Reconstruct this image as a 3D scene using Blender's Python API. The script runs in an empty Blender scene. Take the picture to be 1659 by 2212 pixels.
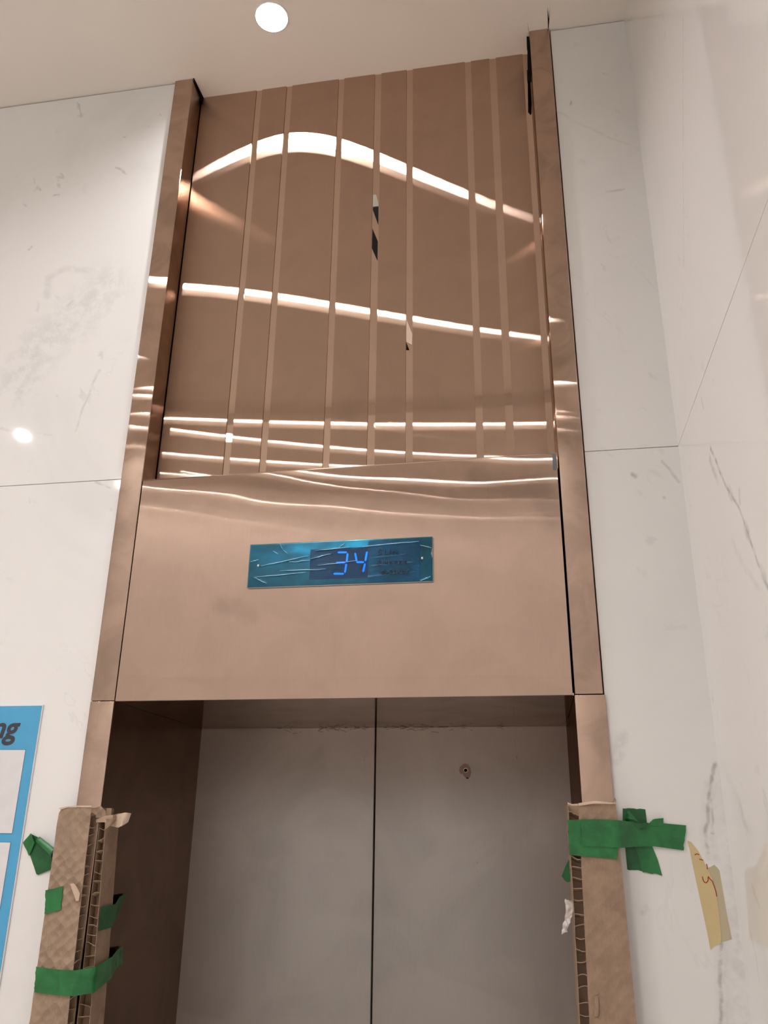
import bpy, bmesh, math, random
from mathutils import Vector, Matrix, noise
random.seed(7)
S = bpy.context.scene
COL = S.collection

# ------------------------------------------------------------------ camera
F_PX, IMG_W, IMG_H = 1801.06, 1659.0, 2212.0
CAM = Vector((0.4103, -1.7491, 1.75))
YAW, PITCH, ROLL = 0.1742, 0.3672, 0.0131
_r = Vector((math.cos(YAW), math.sin(YAW), 0)); _f = Vector((-math.sin(YAW), math.cos(YAW), 0)); _u = Vector((0, 0, 1))
FW = _f * math.cos(PITCH) + _u * math.sin(PITCH); _u2 = _u * math.cos(PITCH) - _f * math.sin(PITCH)
RT = _r * math.cos(ROLL) + _u2 * math.sin(ROLL); UP = _u2 * math.cos(ROLL) - _r * math.sin(ROLL)
cd = bpy.data.cameras.new('camera'); cam = bpy.data.objects.new('camera', cd); COL.objects.link(cam)
cd.sensor_fit = 'VERTICAL'; cd.sensor_height = 36.0; cd.lens = F_PX / IMG_H * 36.0
cd.clip_start = 0.02
m = Matrix.Identity(4)
for i in range(3):
    m[i][0] = RT[i]; m[i][1] = UP[i]; m[i][2] = -FW[i]; m[i][3] = CAM[i]
cam.matrix_world = m
S.camera = cam

def at(u, v, axis, val):
    """point of the plane (axis = val) seen at photograph pixel (u, v)"""
    d = FW + RT * ((u - IMG_W / 2) / F_PX) + UP * ((IMG_H / 2 - v) / F_PX)
    return CAM + d * ((val - CAM[axis]) / d[axis])

# ------------------------------------------------------------------ world, exposure
w = bpy.data.worlds.new('world'); S.world = w; w.use_nodes = True
w.node_tree.nodes['Background'].inputs[0].default_value = (0.9, 0.85, 0.8, 1)
w.node_tree.nodes['Background'].inputs[1].default_value = 0.0
S.view_settings.view_transform = 'Standard'; S.view_settings.look = 'None'
S.view_settings.gamma = 1; S.view_settings.use_curve_mapping = False
S.view_settings.exposure = 0.24
S.cycles.max_bounces = 7; S.cycles.diffuse_bounces = 4; S.cycles.glossy_bounces = 5
LAMP_POWER = 690.0

# ------------------------------------------------------------------ dimensions
ZC = 3.867          # ceiling
ZD = 3.80           # dropped ceiling
YD = -1.93
ZB, ZT = 2.016, 2.552   # header bottom / top
DR = 0.0727         # recess of the upper panel
DD = 0.5264         # depth of the door leaves
YM = 0.0075         # marble face
XC = 0.7612         # right-hand side wall
XLO, XRO = -0.5566, 0.5557
ZJ = 2.558          # marble joint
YR = -2.96           # wall behind the viewer
XE = -6.0           # far end of the lobby

# ------------------------------------------------------------------ material helpers
def srgb(r, g, b):
    f = lambda c: (c / 255 / 12.92) if c / 255 <= .04045 else ((c / 255 + .055) / 1.055) ** 2.4
    return (f(r), f(g), f(b), 1)
class NT:
    def __init__(s, name):
        s.m = bpy.data.materials.new(name); s.m.use_nodes = True; s.t = s.m.node_tree; s.t.nodes.clear()
        s.out = s.n('ShaderNodeOutputMaterial')
    def n(s, typ, **kw):
        nd = s.t.nodes.new(typ)
        for k, v in kw.items(): setattr(nd, k, v)
        return nd
    def l(s, a, b): s.t.links.new(a, b)
    def put(s, node, i, v):
        if hasattr(v, 'is_linked'): s.l(v, node.inputs[i])
        else: node.inputs[i].default_value = v
    def math(s, op, a, b=0.0, clamp=False):
        nd = s.n('ShaderNodeMath', operation=op, use_clamp=clamp); s.put(nd, 0, a); s.put(nd, 1, b); return nd.outputs[0]
    def vm(s, op, a, b=None, scale=None):
        nd = s.n('ShaderNodeVectorMath', operation=op); s.put(nd, 0, a)
        if b is not None: s.put(nd, 1, b)
        if scale is not None: s.put(nd, 'Scale', scale)
        return nd.outputs['Value'] if op in ('DOT_PRODUCT', 'LENGTH', 'DISTANCE') else nd.outputs[0]
    def pos(s): return s.n('ShaderNodeNewGeometry').outputs['Position']
    def noise(s, vec, scale, detail=3, rough=.5, dist=0.0, stretch=None):
        if stretch is not None: vec = s.vm('MULTIPLY', vec, stretch)
        nd = s.n('ShaderNodeTexNoise'); s.l(vec, nd.inputs['Vector'])
        nd.inputs['Scale'].default_value = scale; nd.inputs['Detail'].default_value = detail
        nd.inputs['Roughness'].default_value = rough; nd.inputs['Distortion'].default_value = dist
        return nd.outputs[0]
    def ramp(s, v, lo, hi, a=0.0, b=1.0, smooth=True):
        nd = s.n('ShaderNodeMapRange', interpolation_type='SMOOTHSTEP' if smooth else 'LINEAR')
        s.put(nd, 0, v); s.put(nd, 1, lo); s.put(nd, 2, hi); s.put(nd, 3, a); s.put(nd, 4, b); return nd.outputs[0]
    def mix(s, f, a, b):
        nd = s.n('ShaderNodeMix', data_type='RGBA'); s.put(nd, 0, f); s.put(nd, 6, a); s.put(nd, 7, b); return nd.outputs[2]
    def seg(s, p, a, b):
        a = Vector(a); b = Vector(b); ba = b - a
        pa = s.vm('SUBTRACT', p, tuple(a))
        h = s.math('MULTIPLY', s.vm('DOT_PRODUCT', pa, tuple(ba)), 1 / max(ba.length_squared, 1e-9), clamp=True)
        q = s.n('ShaderNodeVectorMath', operation='SCALE'); q.inputs[0].default_value = tuple(ba); s.l(h, q.inputs['Scale'])
        return s.vm('DISTANCE', pa, q.outputs[0])
    def poly(s, p, pts):
        d = None
        for a, b in zip(pts[:-1], pts[1:]):
            e = s.seg(p, a, b); d = e if d is None else s.math('MINIMUM', d, e)
        return d
    def bump(s, h, strength, dist):
        nd = s.n('ShaderNodeBump'); nd.inputs['Strength'].default_value = strength; nd.inputs['Distance'].default_value = dist
        s.l(h, nd.inputs['Height']); return nd.outputs[0]
    def principled(s, color, rough, metallic=0.0, spec=.5, normal=None, coat=0.0):
        b = s.n('ShaderNodeBsdfPrincipled'); s.put(b, 'Base Color', color); s.put(b, 'Roughness', rough)
        b.inputs['Metallic'].default_value = metallic; b.inputs['Specular IOR Level'].default_value = spec
        b.inputs['Coat Weight'].default_value = coat
        if normal is not None: s.l(normal, b.inputs['Normal'])
        s.l(b.outputs[0], s.out.inputs[0]); return b

def plain(name, color, rough=.5, metallic=0.0, spec=.5):
    t = NT(name); p = t.pos()
    f = t.ramp(t.noise(p, 35, 3), .3, .7, .975, 1.02)
    c = t.vm('SCALE', tuple(color[:3]), scale=f)
    t.principled(c, rough, metallic, spec); return t.m

def brushed(name, color, rough, aniso, tangent=(0, 0, 1), diffuse=.0, blotch=.12, bscale=6, marks=None):
    """hairline-finished steel: microfacets spread across the grain"""
    t = NT(name); p = t.pos()
    g = t.n('ShaderNodeBsdfAnisotropic'); g.distribution = 'BECKMANN'
    st = (1, 1, .02) if tangent[2] else (.02, 1, 1)
    line = t.ramp(t.noise(p, 900, 2, .6, stretch=st), .3, .7, .98, 1.02)
    blo = t.ramp(t.noise(p, bscale, 4, .6, 1.0), .35, .7, 1 + blotch * .4, 1 - blotch)
    k = t.math('MULTIPLY', line, blo)
    if marks:
        q = t.vm('ADD', p, t.vm('SCALE', t.vm('SUBTRACT', t.n_color(p, 40), (.5, .5, .5)), scale=.03))
        for pts, wd, amt in marks:
            d = t.poly(q, pts); k = t.math('MULTIPLY', k, t.ramp(d, wd * .2, wd, 1 - amt, 1))
    c = t.vm('SCALE', tuple(color[:3]), scale=k)
    t.l(c, g.inputs['Color']); g.inputs['Roughness'].default_value = rough; g.inputs['Anisotropy'].default_value = aniso
    tv = t.n('ShaderNodeCombineXYZ')
    for i in range(3): tv.inputs[i].default_value = tangent[i]
    t.l(tv.outputs[0], g.inputs['Tangent'])
    sh = g.outputs[0]
    if diffuse:
        d = t.n('ShaderNodeBsdfDiffuse'); t.l(c, d.inputs[0])
        mx = t.n('ShaderNodeMixShader'); mx.inputs[0].default_value = diffuse
        t.l(sh, mx.inputs[1]); t.l(d.outputs[0], mx.inputs[2]); sh = mx.outputs[0]
    t.l(sh, t.out.inputs[0]); return t.m
def n_color(t, p, scale):
    nd = t.n('ShaderNodeTexNoise'); t.l(p, nd.inputs['Vector']); nd.inputs['Scale'].default_value = scale
    nd.inputs['Detail'].default_value = 4; return nd.outputs['Color']
NT.n_color = n_color

def marble(name, base, grey, veins=(), seed=0.0, clouds=1.0, zones=(), specks=1.0):
    """polished white stone: faint clouds, short specks, a few drawn veins"""
    t = NT(name); p0 = t.pos(); p = t.vm('ADD', p0, (seed, seed * 1.7, seed * .6))
    cl = t.ramp(t.noise(p, 1.6, 5, .6, .8), .45, .75, 0, .16 * clouds)
    rot = t.n('ShaderNodeMapping'); t.l(p, rot.inputs[0]); rot.inputs['Rotation'].default_value = (.5, .6, .4)
    sp = t.noise(rot.outputs[0], 24, 3, .55, .4, (1, 1, .45))
    dens = t.ramp(t.noise(p, 2.3, 2), .42, .68, 0, 1)
    speck = t.math('MULTIPLY', t.ramp(sp, .63, .72, 0, .6 * specks), dens)
    w1 = t.noise(rot.outputs[0], 2.0, 5, .6, 1.2, (1, 1, .6))
    vn = t.math('ABSOLUTE', t.math('SUBTRACT', w1, .5))
    thin = t.math('MULTIPLY', t.ramp(vn, 0.0, .008, .13, 0), t.ramp(t.noise(p, 1.7, 2), .5, .68, 0, 1))
    dark = t.math('MAXIMUM', cl, t.math('MAXIMUM', speck, thin))
    if veins or zones:
        q = t.vm('ADD', p0, t.vm('SCALE', t.vm('SUBTRACT', t.n_color(p, 22), (.5, .5, .5)), scale=.014))
        gate = t.ramp(t.noise(p, 60, 3), .3, .62, .25, 1)
        for pts, wd, amt in veins:
            e = t.math('MULTIPLY', t.ramp(t.poly(q, pts), wd * .1, wd, amt, 0), gate)
            dark = t.math('MAXIMUM', dark, e)
        for pts, wd, amt in zones:
            dark = t.math('MAXIMUM', dark, t.math('MULTIPLY', t.ramp(t.poly(q, pts), 0, wd * 1.3, amt, 0), t.ramp(t.noise(p, 26, 4, .7), .38, .66, .15, 1.6)))
    c = t.mix(dark, base, grey)
    b = t.principled(c, .06, spec=.5)
    return t.m

# ------------------------------------------------------------------ object helpers
def link(name, me, mat, parent=None):
    o = bpy.data.objects.new(name, me); COL.objects.link(o)
    if mat is not None: me.materials.append(mat)
    if parent is not None: o.parent = parent
    return o
def mesh(name, vs, fs, mat, parent=None, smooth=False):
    me = bpy.data.meshes.new(name); me.from_pydata([tuple(v) for v in vs], [], fs); me.update()
    bm = bmesh.new(); bm.from_mesh(me); bmesh.ops.recalc_face_normals(bm, faces=bm.faces); bm.to_mesh(me); bm.free()
    if smooth:
        for f in me.polygons: f.use_smooth = True
    return link(name, me, mat, parent)
def empty(name, loc=(0, 0, 0)):
    o = bpy.data.objects.new(name, None); COL.objects.link(o); o.location = loc; o.empty_display_size = .05
    bpy.context.view_layer.update(); return o
def par(o, p):
    o.parent = p; o.matrix_parent_inverse = Matrix.Translation(-p.location); return o
def tag(o, label=None, cat=None, group=None, kind=None):
    if label: o['label'] = label
    if cat: o['category'] = cat
    if group: o['group'] = group
    if kind: o['kind'] = kind
    return o
def box(name, x0, x1, y0, y1, z0, z1, mat, parent=None, bevel=0.0, seg=2):
    bm = bmesh.new(); bmesh.ops.create_cube(bm, size=1)
    bmesh.ops.scale(bm, vec=(x1 - x0, y1 - y0, z1 - z0), verts=bm.verts)
    bmesh.ops.translate(bm, vec=((x0 + x1) / 2, (y0 + y1) / 2, (z0 + z1) / 2), verts=bm.verts)
    if bevel: bmesh.ops.bevel(bm, geom=bm.edges[:], offset=bevel, segments=seg, affect='EDGES', profile=.5)
    me = bpy.data.meshes.new(name); bm.to_mesh(me); bm.free()
    if bevel and seg > 1:
        for f in me.polygons: f.use_smooth = True
        me.set_sharp_from_angle(angle=math.radians(50))
    o = link(name, me, mat)
    return par(o, parent) if parent is not None else o
def sub(o, parent):
    return par(o, parent)
def prism(name, pts, off, mat, parent=None):
    """flat polygon given a thickness"""
    n = len(pts); off = Vector(off)
    vs = [Vector(p) for p in pts] + [Vector(p) + off for p in pts]
    fs = [tuple(range(n)), tuple(range(2 * n - 1, n - 1, -1))] + [(i, (i + 1) % n, n + (i + 1) % n, n + i) for i in range(n)]
    o = mesh(name, vs, fs, mat)
    return par(o, parent) if parent is not None else o
def sample(line, t):
    L = [0.0]
    for a, b in zip(line[:-1], line[1:]): L.append(L[-1] + (Vector(b) - Vector(a)).length)
    s = t * L[-1]
    for i in range(len(line) - 1):
        if s <= L[i + 1] + 1e-9:
            k = (s - L[i]) / max(L[i + 1] - L[i], 1e-9); return Vector(line[i]).lerp(Vector(line[i + 1]), k)
    return Vector(line[-1])
def strip(name, top, bot, mat, parent=None, nu=28, nv=8, thick=.0004, wrinkle=.0006, ragged=.0, seed=0, wscale=40):
    """a band of tape between two edge lines, slightly wrinkled, with ragged ends"""
    top = [Vector(p) for p in top]; bot = [Vector(p) for p in bot]
    P = []
    for i in range(nu + 1):
        for j in range(nv + 1):
            a = sample(top, i / nu); b = sample(bot, i / nu); p = a.lerp(b, j / nv)
            P.append(p)
    def idx(i, j): return i * (nv + 1) + j
    N = []
    for i in range(nu + 1):
        for j in range(nv + 1):
            du = P[idx(min(i + 1, nu), j)] - P[idx(max(i - 1, 0), j)]; dv = P[idx(i, min(j + 1, nv))] - P[idx(i, max(j - 1, 0))]
            n = du.cross(dv); n = n.normalized() if n.length > 0 else Vector((0, -1, 0))
            if n.dot(CAM - P[idx(i, j)]) < 0: n.negate()
            N.append(n)
    Q = []
    for i in range(nu + 1):
        for j in range(nv + 1):
            p = P[idx(i, j)]
            h = abs(noise.noise(p * wscale + Vector((seed, 0, 0)))) * 2.0
            e = Vector((0, 0, 0))
            if ragged and (i == nu or i == 0):
                d = (P[idx(i, j)] - P[idx(i - 1 if i else 1, j)]).normalized()
                e = d * ragged * (noise.noise(p * 160 + Vector((seed, 3, 0))))
            Q.append(p + N[idx(i, j)] * (h * wrinkle) + e)
    nq = len(Q); V = [q + N[k] * thick for k, q in enumerate(Q)] + Q
    fs = []
    for i in range(nu):
        for j in range(nv):
            a, b, c, d = idx(i, j), idx(i + 1, j), idx(i + 1, j + 1), idx(i, j + 1)
            fs.append((a, b, c, d)); fs.append((nq + d, nq + c, nq + b, nq + a))
    rim = [idx(i, 0) for i in range(nu + 1)] + [idx(nu, j) for j in range(1, nv + 1)] + [idx(i, nv) for i in range(nu - 1, -1, -1)] + [idx(0, j) for j in range(nv - 1, 0, -1)]
    for k in range(len(rim)):
        a, b = rim[k], rim[(k + 1) % len(rim)]; fs.append((a, b, nq + b, nq + a))
    o = mesh(name, V, fs, mat, smooth=True); o.data.set_sharp_from_angle(angle=math.radians(60))
    return par(o, parent) if parent is not None else o
def ribbon(name, lines, width, normal, mat, parent=None, thick=.0003):
    """pen strokes: thin flat bands on a surface"""
    vs, fs = [], []; normal = Vector(normal)
    for ln in lines:
        ln = [Vector(p) for p in ln]
        for a, b in zip(ln[:-1], ln[1:]):
            d = (b - a).normalized(); s = d.cross(normal).normalized() * width / 2; e = d * width * .3; k = len(vs)
            for q in (a - s - e, b - s + e, b + s + e, a + s - e): vs.append(q)
            for q in (a - s - e, b - s + e, b + s + e, a + s - e): vs.append(q + normal * thick)
            fs += [(k, k + 1, k + 2, k + 3), (k + 7, k + 6, k + 5, k + 4)] + [(k + i, k + (i + 1) % 4, k + 4 + (i + 1) % 4, k + 4 + i) for i in range(4)]
    o = mesh(name, vs, fs, mat)
    return par(o, parent) if parent is not None else o
def lathe(name, prof, loc, axis, mat, parent=None, n=40, smooth=True):
    """profile (r, h) turned about an axis through loc"""
    ax = Vector(axis).normalized(); a = ax.orthogonal().normalized(); b = ax.cross(a)
    vs, fs = [], []
    for r, h in prof:
        for k in range(n):
            t = 2 * math.pi * k / n; vs.append(Vector(loc) + ax * h + (a * math.cos(t) + b * math.sin(t)) * r)
    for i in range(len(prof) - 1):
        for k in range(n): fs.append((i * n + k, i * n + (k + 1) % n, (i + 1) * n + (k + 1) % n, (i + 1) * n + k))
    if prof[0][0] > 1e-6: pass
    o = mesh(name, vs, fs, mat, smooth=smooth); o.data.set_sharp_from_angle(angle=math.radians(40))
    return par(o, parent) if parent is not None else o
def disc(name, r, loc, axis, thick, mat, parent=None, n=40):
    ax = Vector(axis).normalized(); a = ax.orthogonal().normalized(); b = ax.cross(a)
    return prism(name, [Vector(loc) + (a * math.cos(2 * math.pi * k / n) + b * math.sin(2 * math.pi * k / n)) * r for k in range(n)], ax * thick, mat, parent)

# ------------------------------------------------------------------ materials
BR = (.48, .345, .268)
M = {}
M['sheet'] = brushed('brushed_bronze', BR, .130, .951, blotch=.05)
M['jamb'] = brushed('satin_bronze', (.50, .365, .288), .135, .925, blotch=.16, bscale=9)
M['fascia'] = brushed('header_bronze', (.50, .365, .293), .122, .953, blotch=.06, bscale=7, marks=[
    ([(-.27, 0, 2.225), (-.23, 0, 2.22), (-.20, 0, 2.20)], .03, .12), ([(.32, 0, 2.50), (.45, 0, 2.47), (.48, 0, 2.40)], .045, .16),
    ([(-.2, 0, 2.40), (-.02, 0, 2.41)], .02, .06)])
M['polish'] = brushed('polished_bronze', (.60, .45, .36), .03, .0, blotch=.03)
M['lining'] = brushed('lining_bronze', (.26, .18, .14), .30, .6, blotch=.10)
M['soffit'] = brushed('soffit_bronze', (.62, .53, .48), .12, .0, blotch=.10)
M['edge'] = plain('cut_steel_edge', (.62, .5, .42, 1), .25, 1.0)
M['door'] = brushed('door_steel', (.40, .38, .355), .45, .45, diffuse=.35, blotch=.08, bscale=4, marks=[
    ([(.365, DD, 1.99), (.368, DD, 1.95), (.371, DD, 1.92)], .0012, .5), ([(.235, DD, 1.99), (.236, DD, 1.955)], .0012, .4),
    ([(.26, DD, 1.72), (.262, DD, 1.63)], .0012, .3), ([(-.03, DD, 1.97), (-.031, DD, 1.88)], .0012, .3)])
M['dark'] = plain('black_gap', (.010, .008, .008, 1), .9, spec=.03)
M['galv'] = plain('galvanised_steel', srgb(125, 130, 138), .35, .8)
t = NT('ceiling_paint'); p = t.pos()
t.principled(t.vm('SCALE', (.88, .83, .765), scale=t.ramp(t.noise(p, 1.2, 2), .3, .7, .985, 1.015)), .9, spec=.2, normal=t.bump(t.noise(p, 120, 3), .04, .002)); M['ceil'] = t.m
M['floor'] = plain('floor_stone', (.80, .70, .60, 1), .25)
MB, MG = (.80, .79, .765, 1), (.42, .42, .41, 1)
P2 = lambda pts, axis, val: [tuple(at(u, v, axis, val)) for u, v in pts]
M['marble_left'] = marble('marble_left', (.83, .82, .80, 1), MG, seed=3.1, clouds=1.2, veins=[
    (P2([(215, 800), (200, 830), (180, 880), (165, 930)], 1, YM), .006, .35),
    (P2([(250, 362), (262, 366), (274, 375)], 1, YM), .006, .5), (P2([(115, 423), (128, 420)], 1, YM), .006, .5),
    (P2([(60, 540), (68, 533)], 1, YM), .006, .5), (P2([(205, 1040), (225, 1050), (240, 1055)], 1, YM), .006, .45),
    (P2([(100, 640), (105, 600), (140, 580), (200, 585)], 1, YM), .018, .22), (P2([(145, 660), (158, 648)], 1, YM), .007, .45),
    (P2([(0, 925), (60, 935), (110, 940)], 1, YM), .008, .22)], zones=[
    (P2([(225, 620), (170, 680), (90, 740), (40, 830)], 1, YM), .10, .17)])
M['marble_right'] = marble('marble_right', MB, MG, seed=8.3, clouds=.7, specks=.35, veins=[
    (P2([(1546, 1650), (1530, 1730), (1527, 1795), (1532, 1840)], 1, YM), .007, .9),
    (P2([(1537, 1730), (1540, 1800)], 1, YM), .005, .8), (P2([(1536, 1700), (1532, 1800), (1538, 1850)], 1, YM), .022, .25),
    (P2([(1558, 2040), (1560, 2120), (1556, 2190), (1552, 2250)], 1, YM), .007, .85), (P2([(1562, 2040), (1566, 2120), (1560, 2250)], 1, YM), .022, .3),
    (P2([(1233, 220), (1231, 228)], 1, YM), .006, .7), (P2([(1302, 158), (1310, 160)], 1, YM), .006, .55), (P2([(1312, 413), (1345, 410)], 1, YM), .006, .45),
    (P2([(1368, 1026), (1374, 1029)], 1, YM), .008, .75), (P2([(1430, 995), (1448, 1015), (1465, 1040)], 1, YM), .006, .5),
    (P2([(1432, 1073), (1434, 1074)], 1, YM), .006, .6), (P2([(1330, 1640), (1345, 1590)], 1, YM), .018, .3),
    (P2([(1385, 1970), (1395, 1960)], 1, YM), .009, .35), (P2([(1200, 240), (1300, 290), (1380, 320)], 1, YM), .006, .2)], zones=[
    (P2([(1592, 1700), (1600, 1900), (1612, 2250)], 1, YM), .05, .2)])
M['marble_side'] = marble('marble_side', MB, (.38, .375, .365, 1), seed=5.7, clouds=.5, specks=.3, veins=[
    (P2([(1535, 970), (1545, 990), (1560, 1030), (1572, 1055), (1590, 1085), (1605, 1120), (1620, 1165), (1640, 1225), (1659, 1270), (1700, 1370)], 0, XC), .007, .85),
    (P2([(1533, 990), (1538, 1005), (1550, 1040)], 0, XC), .012, .5), (P2([(1575, 1060), (1580, 1070)], 0, XC), .016, .55),
    (P2([(1597, 1060), (1598, 1085)], 0, XC), .01, .4), (P2([(1610, 1140), (1616, 1155)], 0, XC), .018, .6), (P2([(1645, 1235), (1652, 1250)], 0, XC), .014, .6),
    (P2([(1582, 1170), (1610, 1230), (1640, 1275)], 0, XC), .012, .18),
    (P2([(1476, 40), (1475, 250), (1477, 575)], 0, XC), .004, .5), (P2([(1625, 1915), (1640, 1960)], 0, XC), .012, .25),
    (P2([(1515, 860), (1520, 880)], 0, XC), .006, .4), (P2([(1618, 2000), (1632, 2060), (1640, 2120)], 0, XC), .005, .4), (P2([(1600, 1740), (1615, 1800)], 0, XC), .02, .25)])
M['marble_far'] = marble('marble_far', (.80, .78, .75, 1), MG, seed=11.0)
# cardboard
def cardboard(name, col, dimple):
    t = NT(name); p = t.pos()
    f = t.ramp(t.noise(p, 30, 4, .6), .3, .7, .86, 1.1); fib = t.ramp(t.noise(p, 300, 2, stretch=(1, 1, .3)), .3, .7, .95, 1.05)
    c = t.vm('SCALE', tuple(col), scale=t.math('MULTIPLY', f, fib))
    sx = t.n('ShaderNodeSeparateXYZ'); t.l(p, sx.inputs[0]); cx = t.n('ShaderNodeCombineXYZ')
    t.l(t.math('ADD', sx.outputs[0], sx.outputs[1]), cx.inputs[0]); t.l(sx.outputs[2], cx.inputs[1])
    rt = t.n('ShaderNodeMapping'); t.l(cx.outputs[0], rt.inputs[0]); rt.inputs['Rotation'].default_value = (0, 0, .8)
    v = t.n('ShaderNodeTexVoronoi'); v.voronoi_dimensions = '2D'; v.inputs['Scale'].default_value = 56; v.inputs['Randomness'].default_value = .3; t.l(rt.outputs[0], v.inputs['Vector'])
    h = t.math('MULTIPLY', v.outputs['Distance'], t.ramp(t.noise(p, 9, 2), .3, .6, .2, 1))
    t.principled(c, .62, spec=.35, normal=t.bump(h, dimple, .008)); return t.m
M['card'] = cardboard('kraft_card', (.33, .232, .16), .55)
M['card_plain'] = cardboard('kraft_liner', (.33, .225, .153), .18)
M['card_cell'] = plain('kraft_core', (.47, .33, .23, 1), .75)
M['card_torn'] = plain('torn_kraft', (.62, .48, .36, 1), .8)
def tape_mat(name, col, rough):
    t = NT(name); p = t.pos()
    f = t.ramp(t.noise(p, 28, 4, .6, .5), .3, .72, .8, 1.25)
    c = t.vm('SCALE', tuple(col), scale=f)
    t.principled(c, rough, spec=.5, normal=t.bump(t.noise(p, 90, 3), .25, .003)); return t.m
M['green'] = tape_mat('green_tape', (.016, .150, .040), .32)
M['green_dark'] = tape_mat('green_tape_dark', (.010, .105, .028), .4)
M['mask'] = plain('masking_tape', srgb(206, 186, 138), .6)
M['mask2'] = plain('masking_tape_thin', srgb(190, 178, 148), .6)
M['red'] = plain('red_marker', srgb(165, 50, 25), .6)
M['ink'] = plain('black_marker', (.008, .012, .03, 1), .5)
M['blue'] = plain('board_blue', srgb(80, 165, 210), .35)
M['white'] = plain('board_white', srgb(222, 220, 222), .3)
M['letter'] = plain('board_lettering', srgb(58, 56, 66), .5)
M['outline'] = plain('board_outline', srgb(60, 90, 115), .5)
M['plate'] = plain('indicator_steel', (.48, .48, .48, 1), .25, 1.0)
M['screw'] = plain('screw_steel', (.75, .7, .62, 1), .3, 1.0)
M['screen'] = plain('screen_glass', (.03, .02, .20, 1), .3)
def emit(name, col, s):
    t = NT(name); e = t.n('ShaderNodeEmission'); e.inputs[0].default_value = (*col, 1); e.inputs[1].default_value = s
    t.l(e.outputs[0], t.out.inputs[0]); return t.m
M['led'] = emit('blue_led', (.0, .17, 1.0), 3.6)
M['lamp'] = emit('lamp_lens', (1.0, .97, .985), LAMP_POWER)
M['lamp_cup'] = plain('lamp_reflector', (.42, .40, .37, 1), .6)
M['lamp_rim'] = plain('lamp_rim', (.85, .83, .8, 1), .4)
def film(name, tint, gloss, haze=.035):
    t = NT(name); p = t.pos()
    tr = t.n('ShaderNodeBsdfTransparent'); f = t.ramp(t.noise(p, 45, 3), .3, .7, .85, 1.1)
    t.l(t.vm('SCALE', tint, scale=f), tr.inputs[0])
    g = t.n('ShaderNodeBsdfGlossy'); g.inputs['Roughness'].default_value = .22; g.inputs['Color'].default_value = (.55, .85, 1, 1)
    d = t.n('ShaderNodeBsdfDiffuse'); d.inputs[0].default_value = (.02, .28, .5, 1)
    m1 = t.n('ShaderNodeMixShader'); m1.inputs[0].default_value = haze; t.l(tr.outputs[0], m1.inputs[1]); t.l(d.outputs[0], m1.inputs[2])
    m2 = t.n('ShaderNodeMixShader'); m2.inputs[0].default_value = gloss; t.l(m1.outputs[0], m2.inputs[1]); t.l(g.outputs[0], m2.inputs[2])
    t.l(m2.outputs[0], t.out.inputs[0]); return t.m
M['film'] = film('blue_film', (.09, .42, .56), .04)
M['film2'] = film('blue_film_second', (.40, .88, 1.0), .06, .45)
t = NT('clear_film')
tr = t.n('ShaderNodeBsdfTransparent'); b = t.n('ShaderNodeBsdfPrincipled'); b.inputs['Base Color'].default_value = (.72, .66, .6, 1); b.inputs['Roughness'].default_value = .2
mx = t.n('ShaderNodeMixShader'); mx.inputs[0].default_value = .72; t.l(tr.outputs[0], mx.inputs[1]); t.l(b.outputs[0], mx.inputs[2]); t.l(mx.outputs[0], t.out.inputs[0])
M['clear'] = t.m

# ------------------------------------------------------------------ the room
fl = box('floor', XE, XC, YR, .65, -.05, 0, M['floor']); tag(fl, 'pale polished stone floor of the lift lobby', kind='structure')
LAMPS = [(-.206, -.157, ZC, 'white round downlight in the ceiling above the striped bronze panel'),
         (-.66, -.94, ZC, 'round ceiling downlight second out from the lift, mirrored low in the striped panel'),
         (-.30, -2.05, ZD, 'round downlight in the dropped ceiling straight across from the lift'),
         (-1.18, -2.08, ZD, 'round downlight in the dropped ceiling left of the one facing the lift'),
         (-2.33, -2.05, ZD, 'round downlight mirrored as a small oval in the left marble wall'),
         (-.80, -2.50, ZD, 'round downlight nearest the rear marble wall'),
         (-.85, -2.80, ZD, 'round downlight washing the rear marble wall across from the lift'),
         (-2.10, -2.80, ZD, 'round downlight washing the rear marble wall far to the left'),
         (-3.45, -2.05, ZD, 'unseen round downlight added in the dropped ceiling deep in the lobby'),  # out of view, added to raise the bounce light
         (-4.60, -2.05, ZD, 'unseen round downlight added in the dropped ceiling deepest in the lobby'),  # second unseen lamp added deep in the lobby for more bounce
         (-2.25, -.27, ZC, 'unseen round ceiling downlight added to brighten the left marble wall'),  # out of view, placed to brighten the upper left marble
         (-4.20, -.40, ZC, 'unseen round ceiling downlight added over the far left marble wall')]  # unseen lamp added for more light from the left
LR, LDEEP = .044, .028
def board(name, x0, x1, y0, y1, z, z1, lamps):
    """ceiling slab whose underside is cut out round each recessed lamp"""
    bm = bmesh.new(); outer = [bm.verts.new(p) for p in ((x0, y0, z), (x1, y0, z), (x1, y1, z), (x0, y1, z))]
    es = [bm.edges.new((outer[i], outer[(i + 1) % 4])) for i in range(4)]
    for lx, ly in lamps:
        ring = [bm.verts.new((lx + LR * math.cos(2 * math.pi * k / 40), ly + LR * math.sin(2 * math.pi * k / 40), z)) for k in range(40)]
        es += [bm.edges.new((ring[k], ring[(k + 1) % 40])) for k in range(40)]
    bmesh.ops.triangle_fill(bm, use_beauty=True, use_dissolve=False, edges=es, normal=(0, 0, -1))
    up = [bm.verts.new((v.co.x, v.co.y, z1)) for v in outer]
    bm.faces.new(up)
    for i in range(4): bm.faces.new((outer[i], outer[(i + 1) % 4], up[(i + 1) % 4], up[i]))
    bmesh.ops.recalc_face_normals(bm, faces=bm.faces)
    me = bpy.data.meshes.new(name); bm.to_mesh(me); bm.free(); return par(link(name, me, M['ceil']), ceil)
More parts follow.
